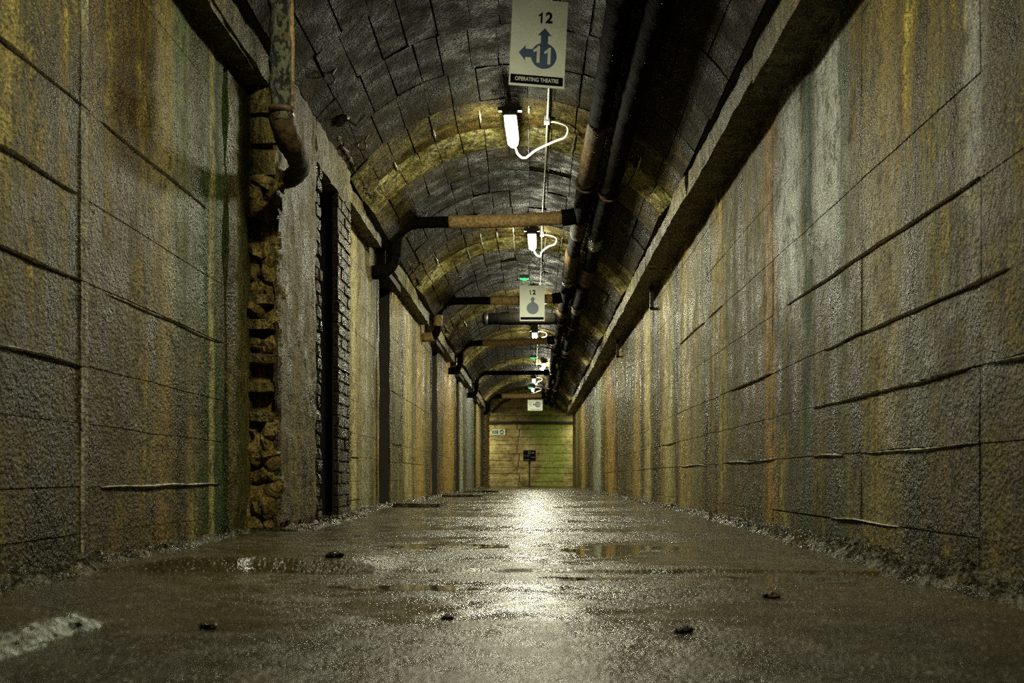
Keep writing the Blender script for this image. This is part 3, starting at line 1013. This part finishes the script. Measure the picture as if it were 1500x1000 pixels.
# the thick dead black pipe length behind the sign
e = empty('capped_pipe', (0, 16.45, 0))
tag(e, 'thick black capped pipe stub crossing just below the hanging sign', 'pipe')
path = resample([(.41, 0, EYE + 2.63), (.2, 0, EYE + 2.62), (-.3, 0, EYE + 2.625), (-.76, 0, EYE + 2.63)], .05)
q = MB(); q.tube(path, .095, 14, True, .07, 8, 3); q.build('pipe', M['black_wrap'], e, True)
q = MB(); q.tube([(-.72, 0, EYE + 2.628), (-.77, 0, EYE + 2.63), (-.80, 0, EYE + 2.63), (-.815, 0, EYE + 2.63)], lambda t: .1 if t < .7 else .06, 14); q.build('end_cap', M['steel'], e, True)
for x in (-.62, .1):
    q = MB(); q.tube([(x, 0, EYE + 2.70), (x, 0, vault_z(x, 16.45) + .01)], .01, 6)
    q.build('hanger', M['rust'], e)

# near drop pipe in front of the brick pier
e = empty('drop_pipe', (0, 0, 0))
tag(e, 'peeling lagged drop pipe in front of the toothed brick pier', 'pipe')
px_ = -1.258
dp = resample([(px_ - .01, 4.93, EYE + 2.66), (px_ - .004, 4.96, EYE + 2.4), (px_, 5.0, EYE + 2.2), (px_, 5.0, EYE + 1.96), (px_ + .003, 5.01, EYE + 1.79)], .03)
q = MB(); q.tube(dp, .056, 18, True, .26, 12, 2.0); q.build('lagging', M['peel_wrap'], e, True)
ep = resample([(px_ + .003, 5.01, EYE + 1.86), (px_ + .004, 5.015, EYE + 1.775), (px_ + .022, 5.06, EYE + 1.71), (px_ + .026, 5.15, EYE + 1.70), (px_ - .02, 5.5, EYE + 1.715), (px_ - .12, 5.7, EYE + 1.72), (px_ - .2, 5.78, EYE + 1.72)], .025)
q = MB(); q.tube(ep, lambda t: .062 - .01 * t, 14, True, .16, 13, 9.0); q.build('elbow', M['brown_wrap'], e, True)
q = MB(); q.tube([(px_ + .045, 4.98, EYE + 2.5), (px_ + .048, 5.0, EYE + 2.2), (px_ + .046, 5.0, EYE + 1.85)], .02, 8, True, .35, 20, 4); q.build('torn_lagging', M['tan_wrap'], e, True)
q = MB(); q.tube([(px_, 5.0, EYE + 1.83), (px_, 5.0, EYE + 1.855)], .064, 14); q.build('strap', M['rust'], e, True)

# ------------------------------------------------------------------ cable runs over the left beams


def cable_run(pts, label, step, y0, y1):
    path = resample(pts, .08)
    path = [p + Vector((.012 * noise.noise(p * 5), 0, .012 * noise.noise(p * 5 + Vector((9, 0, 0))))) for p in path]
    q = MB(); q.tube(path, .012, 6); q.tube([p + Vector((-.03, 0, .028)) for p in path], .010, 6)
    o = q.build('cable_run', M['steel'])
    tag(o, label, 'cable', 'cable runs above the left beams')
    c = MB(); c.tube([(0, -.022, 0), (0, .022, 0)], .021, 7)
    cm = c.mesh('cable_clip'); cm.materials.append(M['rust'])
    yy = y0
    while yy < y1:
        p = min(path, key=lambda p: abs(p.y - yy))
        k_ = link('cable_clip', cm, None, o); k_.location = p; k_.rotation_euler = (0, 0, random.uniform(-.4, .4))
        yy += step * random.uniform(.75, 1.25)


cable_run([(-1.395, yy, EYE + 2.435) for yy in (5.9, 8, 10, 13, 17, 22, 28, 34)], 'rusty clipped cable run along the left springing of the vault', .15, 5.95, 24)
cable_run([(-1.43, yy, EYE + 2.40 + .02 * math.sin(yy)) for yy in (3.2, 4, 4.6, 5.2, 5.5)], 'short rusty cable run on the near left beam beside the drop pipe', .12, 3.3, 5.45)

# hooks and brackets left in the vault


def hit_vault(px, py):
    lo, hi = 1.0, 36.0
    for _ in range(50):
        m_ = (lo + hi) / 2
        p = P(px, py, m_)
        if (p.x - X0) ** 2 + (p.z - ZC) ** 2 > (R - rdrop(m_)) ** 2: hi = m_
        else: lo = m_
    return P(px, py, lo)


hook = MB()
hook.tube([(0, 0, .03), (0, 0, -.05)], .007, 6)
hook.tube([(.032 * math.sin(t), 0, -.082 + .032 * math.cos(t)) for t in [i * 2 * math.pi / 14 for i in range(13)]], .006, 6)
hm = hook.mesh('ceiling_hook'); hm.materials.append(M['steel'])
for (px, py, lab) in ((492, 100, 'iron ring hook high on the dark near left of the vault'), (538, 200, 'iron ring hook just before the first lit rib on the left'), (566, 266, 'pale iron ring hook on the first lit rib'), (625, 312, 'iron ring hook above the first cross pipe'),
                      (622, 385, 'iron ring hook beneath the first cross pipe'), (672, 474, 'iron ring hook below the second cross pipe')):
    p = hit_vault(px, py)
    o = link('ceiling_hook', hm); o.location = p; o.rotation_euler = (0, .5, random.uniform(-.5, .5))
    tag(o, lab, 'hook', 'iron hooks in the vault')
p = hit_vault(500, 172)
q = MB()
rough_box(q, (-.05, -.03, -.06), (.05, .03, .02), .05, .01, 12, 5)
q.tube([(.02, 0, 0), (.1, .02, -.05), (.16, .03, .03)], .01, 6)
o = q.build('anchor_bracket', M['steel']); o.location = p
tag(o, 'broken iron anchor bracket low on the near left of the vault', 'bracket')

# ------------------------------------------------------------------ conduit and lamps
cpts = []
yy = 2.6
while yy < 33:
    cpts.append(Vector((.125 + .006 * math.sin(yy), yy, vault_z(.125, yy) - .022))); yy += .12
q = MB(); q.tube(cpts, .0095, 7)
conduit = q.build('cable_conduit', M['white_plastic'], None, True)
tag(conduit, 'thin white cable conduit along the crown of the vault', 'conduit')


def tube_light(parent, loc, length, width, rot=0.0, f=1.0):
    ld = bpy.data.lights.new('tube', 'AREA')
    ld.shape = 'RECTANGLE'; ld.size = width; ld.size_y = length
    ld.energy = LAMP_W * f; ld.color = (1, .97, .7)
    lo = bpy.data.objects.new('tube', ld); COL.objects.link(lo)
    lo.parent = parent; lo.location = loc; lo.rotation_euler = (0, 0, rot)
    ld2 = bpy.data.lights.new('tube_side_glow', 'POINT')
    ld2.shadow_soft_size = .045; ld2.energy = LAMP_W * f * .3; ld2.color = ld.color
    l2 = bpy.data.objects.new('tube_side_glow', ld2); COL.objects.link(l2)
    l2.parent = parent; l2.location = (loc[0], loc[1], loc[2] - .075)
    return lo


def lamp(x, y, xf, label, loop=.16, f=1.0):
    """sealed linear luminaire: housing on a bracket, glowing diffuser, flex to the conduit"""
    L, W2 = .66, .05
    zt = min(vault_z(x, y), vault_z(x, y + L))
    e = empty('tunnel_lamp', (x, y, EYE + 2.93)); tag(e, label, 'lamp', 'tunnel lamps along the vault')
    yaw = (xf - x) / L
    e.rotation_euler = (0, 0, -yaw)
    secs = []

    def loft(w_, z0, z1, y0, y1, nseg, lower):
        q = MB()
        st = [0, .03, .88, .96, 1]
        na = 7 if lower else 10
        rings_ = []
        for t in st:
            yy = y0 + (y1 - y0) * t
            s = 1.0
            s = {0: .9, .03: 1, .88: 1, .96: .78, 1: .45}[t]
            ring = []
            for i in range(na):
                a = math.pi * i / (na - 1)
                ring.append((w_ * s * math.cos(a), yy, z0 - (z0 - z1) * (max(0.0, math.sin(a)) ** .6) * (.55 + .45 * s)) if lower else (w_ * s * math.cos(a), yy, z0 + (z1 - z0) * (max(0.0, math.sin(a)) ** .6)))
            rings_.append(ring)
        q.v = [p for r_ in rings_ for p in r_]
        for i in range(len(st) - 1):
            for k_ in range(na):
                q.f.append((i * na + k_, i * na + (k_ + 1) % na, (i + 1) * na + (k_ + 1) % na, (i + 1) * na + k_))
        q.f.append(tuple(range(na))); q.f.append(tuple((len(st) - 1) * na + k_ for k_ in range(na)))
        return q
    loft(W2, -.06, -.12, 0, L, 8, True).build('diffuser', M['lamp'], e, True)
    tube_light(e, (0, L * .5, -.126), L * .92, .085, 0, f)
    q = loft(W2 * 1.12, -.06, -.018, -.01, L * .985, 8, False); q.build('housing', M['grey_plastic'], e, True)
    q = MB()
    q.box((-.095, -.02, -.03), (.095, .03, .0))
    q.build('bracket', M['steel'], e)
    for yy in (.0, L * .7):
        q = MB()
        h = vault_z(x, y + yy) - (EYE + 2.93) + .01
        q.box((-.012, yy - .008, -.03), (.012, yy + .008, h))
        q.build('stem', M['steel'], e)
    # flex: from the far tip, sagging over to the junction box on the conduit (world to local)
    ci = Matrix.Translation((x, y, EYE + 2.93)) @ Matrix.Rotation(-yaw, 4, 'Z')
    inv = ci.inverted()
    jy = y + L * .62
    j = Vector((.125, jy, vault_z(.125, jy) - .03))
    tip = ci @ Vector((.012, L - .01, -.085))
    pts = [tip, tip + Vector((.03, .07, -.055)), tip + Vector((.09, .1, -.075)), (tip + j) / 2 + Vector((.05, .12, -.10)), j + Vector((.08, .16, -.11)), j + Vector((loop, .12, -.09)), j + Vector((loop + .015, .04, -.035)), j + Vector((loop * .55, 0, -.008)), j]
    q = MB(); q.tube([inv @ p for p in resample(pts, .02)], .0105, 8)
    q.build('flex', M['white_plastic'], e, True)
    q = MB(); q.box((j.x - .022, jy - .05, j.z - .02), (j.x + .022, jy + .03, j.z + .03))
    q.v = [tuple(inv @ Vector(p)) for p in q.v]
    q.build('junction_box', M['white_plastic'], e)


lamp(-.15, 3.0, -.15, 'tunnel lamp overhead in front of the operating theatre sign, out of view', f=.8)
lamp(-.173, 7.88, -.158, 'largest glowing lamp, just past the operating theatre sign', f=.85)
lamp(0.0, 11.72, .01, 'second glowing lamp, with an oval white flex loop, above the sign reading only 12')
lamp(0.03, 15.75, .03, 'glowing lamp hidden behind the white hanging sign reading 12')
lamp(.055, 19.7, .06, 'glowing lamp just behind the tan third cross pipe')
lamp(.31, 24.95, .30, 'small far lamp set right of the others')
lamp(.06, 28.85, .06, 'smallest lamp in view, above the tan last cross pipe')
lamp(.03, 31.85, .03, 'lamp tucked behind the last cross pipe before the end wall', f=.4)

for x in (-2.5, 2.5):  # unseen lamps added round the corners to brighten the end wall
    e = empty('added_passage_lamp', (x, 35.75, 2.62))
    tag(e, 'unseen added fill lamp round the corner in the %s side passage' % ('left' if x < 0 else 'right'), 'lamp', 'added fill lamps in the end side passages')
    q = MB(); q.box((-.33, -.06, .0), (.33, .06, .09)); q.build('housing', M['grey_plastic'], e)
    q = MB(); q.box((-.31, -.05, -.06), (.31, .05, .0)); q.build('diffuser', M['lamp'], e)
    tube_light(e, (0, 0, -.065), .6, .09, math.pi / 2, .75)

# ------------------------------------------------------------------ writing


def text(body, size, x, z, y, mat, parent, name, bold=.0, align='CENTER', sx=1.0):
    cu = bpy.data.curves.new(name, 'FONT')
    cu.body = body; cu.size = size; cu.align_x = align; cu.align_y = 'CENTER'
    cu.extrude = .0006; cu.offset = bold
    t = bpy.data.objects.new(name, cu)
    COL.objects.link(t)
    dg = bpy.context.evaluated_depsgraph_get()
    me = bpy.data.meshes.new_from_object(t.evaluated_get(dg))
    bpy.data.objects.remove(t)
    me.transform(Matrix.Translation((x, y, z)) @ Matrix.Rotation(math.pi / 2, 4, 'X') @ Matrix.Scale(sx, 4, (1, 0, 0)))
    return link(name, me, mat, parent)


def one(cx, cz, h, y, mat, parent):
    w_ = h * .16
    pts = [(cx - w_ * .2, cz - h / 2), (cx + w_ * .9, cz - h / 2), (cx + w_ * .9, cz + h / 2), (cx + w_ * .1, cz + h / 2), (cx - w_ * .5, cz + h * .36), (cx - w_ * 1.5, cz + h * .25), (cx - w_ * 1.5, cz + h * .1), (cx - w_ * .2, cz + h * .2)]
    q = MB(); q.prism(pts, y, y + .0012)
    return q.build('numeral', mat, parent)


def disc(cx, cz, r, n=40):
    return [(cx + r * math.cos(2 * math.pi * i / n), cz + r * math.sin(2 * math.pi * i / n)) for i in range(n)]


def arrow(cx, cz, ang, shaft_w, r0, r1, head_w, tip):
    pts = [(r0, -shaft_w), (r1, -shaft_w), (r1, -head_w), (tip, 0), (r1, head_w), (r1, shaft_w), (r0, shaft_w)]
    c, s = math.cos(ang), math.sin(ang)
    return [(cx + a * c - b * s, cz + a * s + b * c) for a, b in pts]


def wires(e, world, rot, pts, label=None):
    m_ = Matrix.Translation(world) @ rot
    inv = m_.inverted()
    for p in pts:
        a = m_ @ Vector(p)
        b = Vector((a.x, a.y, vault_z(a.x, a.y) + .01))
        q = MB(); q.tube([Vector(p), inv @ b], .0022, 5); q.build('hanging_wire', M['grey'], e)


def hanging_sign(px0, py1, d, W_, H_, roll, yaw, label):
    """returns the empty at the board's lower left corner"""
    p = P(px0, py1, d)
    e = empty('direction_sign', p, (0, roll, yaw)); tag(e, label, 'sign')
    q = MB(); q.box((0, 0, 0), (W_, .006, H_)); q.build('board', M['sign_white'], e)
    q = MB()
    rot = Matrix.Rotation(yaw, 4, 'Z') @ Matrix.Rotation(roll, 4, 'Y')
    wires(e, p, rot, [(.03, .003, H_ - .004), (W_ - .03, .003, H_ - .004)])
    return e


# near sign, 252 px per metre
W1, H1 = .325, .51
e = hanging_sign(745, 124, 5.8, W1, H1, math.radians(2.7), math.radians(5), 'white hanging sign reading 12, 11 and OPERATING THEATRE with blue arrows')
# coordinates measured on the photograph's board
cx, cz = .197, .184
q = MB(); q.prism(disc(cx, cz, .0755), -.0015, .0005)
q.build('blue_disc', M['blue'], e)
q = MB(); q.prism(arrow(cx, cz, math.pi / 2, .021, .06, .118, .04, .163), -.0013, .0005)
q.build('up_arrow', M['blue'], e)
q = MB(); q.prism(arrow(cx, cz + .01, math.pi, .024, .06, .108, .045, .147), -.0014, .0005)
q.build('left_arrow', M['blue'], e)
one(cx - .026, .405, .062, -.0012, M['black'], e)
text('2', .086, cx + .022, .405, -.001, M['black'], e, 'numeral', .0035, sx=.95)
one(cx - .038, cz + .006, .098, -.0026, M['white_print'], e)
one(cx + .026, cz + .001, .098, -.0026, M['white_print'], e)
q = MB(); q.prism([(.008, .014), (W1 - .008, .014), (W1 - .008, .066), (.008, .066)], -.001, .0005); q.build('caption_strip', M['black'], e)
text('OPERATING THEATRE', .032, W1 / 2, .040, -.0018, M['white_print'], e, 'lettering', .0005, sx=.8)

# second sign: 103 px per metre
e = hanging_sign(761.3, 470, 14.2, .355, .505, 0, 0, 'white hanging sign reading only 12 over a blue disc and arrow')
cx, cz = .185, .182
q = MB(); q.prism(disc(cx, cz, .086), -.0015, .0005); q.build('blue_disc', M['blue'], e)
q = MB(); q.prism(arrow(cx, cz, math.pi / 2, .021, .06, .122, .042, .168), -.0013, .0005); q.build('up_arrow', M['blue'], e)
one(cx - .034, .405, .066, -.0012, M['black'], e)
text('2', .09, cx + .02, .405, -.001, M['black'], e, 'numeral', .004)
q = MB(); q.prism([(.012, .018), (.343, .018), (.343, .056), (.012, .056)], -.001, .0005); q.build('caption_strip', M['black'], e)

# third sign far off, landscape: 44 px per metre
e = hanging_sign(773, 601, 33.6, .5, .36, 0, 0, 'far white landscape sign with a 12 in a blue disc and left arrow')
cx, cz = .34, .2
q = MB(); q.prism(disc(cx, cz, .095), -.0015, .0005); q.build('blue_disc', M['blue'], e)
q = MB(); q.prism(arrow(cx, cz, math.pi, .022, .08, .13, .045, .175), -.0013, .0005); q.build('left_arrow', M['blue'], e)
one(cx - .03, cz, .09, -.0026, M['white_print'], e)
text('2', .125, cx + .04, cz, -.0022, M['white_print'], e, 'numeral', .005)
q = MB()
for z, x1 in ((.25, .15), (.2, .13), (.15, .15)):
    q.prism([(.05, z), (x1, z), (x1, z + .016), (.05, z + .016)], -.001, .0005)
q.prism([(.06, .03), (.45, .03), (.45, .05), (.06, .05)], -.001, .0005)
q.build('small_print', M['grey'], e)

# black sign on a post
p = P(766.3, 675, 34.0)
e = empty('post_sign', (p.x, 34.0, floor_h(p.x, 34))); tag(e, 'black sign on a thin post standing before the end wall', 'sign')
zb = p.z
q = MB(); q.box((0, -.01, zb), (.43, .012, zb + .37)); q.build('board', M['black'], e)
q = MB(); q.tube([(.215, .03, -.01), (.22, .03, zb + .3)], .026, 8); q.tube([(.22, .0, zb - .02), (.22, .03, zb - .1)], .04, 6); q.build('post', M['steel'], e)
q = MB(); q.tube([(.22, .03, 0), (.22, .03, .015)], .16, 16); q.build('base', M['steel'], e)
text('D', .13, .215, zb + .28, -.0115, M['grey'], e, 'lettering', .002)
q = MB(); q.prism(arrow(.29, zb + .28, 0, .012, 0, .04, .035, .09), -.0115, -.009)
q.prism([(.03, zb + .17), (.23, zb + .17), (.23, zb + .185), (.03, zb + .185)], -.0115, -.009)
q.prism([(.25, zb + .12), (.41, zb + .12), (.41, zb + .135), (.25, zb + .135)], -.0115, -.009)
q.prism([(.03, zb + .03), (.2, zb + .03), (.2, zb + .05), (.03, zb + .05)], -.0115, -.009)
q.build('small_print', M['grey'], e)

# green exit board on the end wall
p = P(721, 636.5, 36.3)
e = empty('exit_sign', (p.x, Y_END - .085, p.z)); tag(e, 'small green and white exit sign on the end wall', 'sign')
q = MB(); q.box((0, 0, 0), (.47, .03, .2)); q.build('board', M['white_print'], e)
q = MB(); q.prism([(.0, .03), (.22, .03), (.22, .17), (.0, .17)], -.002, .001); q.prism(disc(.34, .1, .085, 24), -.002, .001); q.build('green_field', M['teal'], e)
q = MB(); q.prism(arrow(.34, .1, 0, .016, -.055, .01, .045, .06), -.004, .0)
q.prism([(.06, .04), (.075, .04), (.075, .16), (.06, .16)], -.004, 0); q.prism([(.13, .04), (.145, .04), (.145, .16), (.13, .16)], -.004, 0)
q.build('arrow_print', M['white_print'], e)


def exit_light(px, py, d, label):
    p = P(px, py, d)
    e = empty('exit_light', p); tag(e, label, 'light', 'green exit lights under the vault')
    q = MB(); q.box((-.07, 0, -.01), (.07, .05, .06)); q.build('case', M['steel'], e)
    q = MB(); q.prism([(-.065, -.012), (-.005, -.03), (0, -.015), (.005, -.03), (.065, -.012), (.065, .012), (.03, .004), (0, .012), (-.03, .006), (-.065, .012)], -.004, .004); q.build('green_face', M['exit_glow'], e)
    h = vault_z(p.x, d) - p.z
    q = MB(); q.tube([(-.02, .02, .05), (-.02, .02, h + .01)], .003, 5); q.build('hanging_wire', M['grey'], e)


exit_light(768, 408, 14.0, 'green exit light hanging left above the sign reading only 12')
exit_light(781, 524, 23.2, 'small green exit light near the far lamps')
exit_light(777, 568, 30.6, 'smallest green exit light just above the last cross pipe')
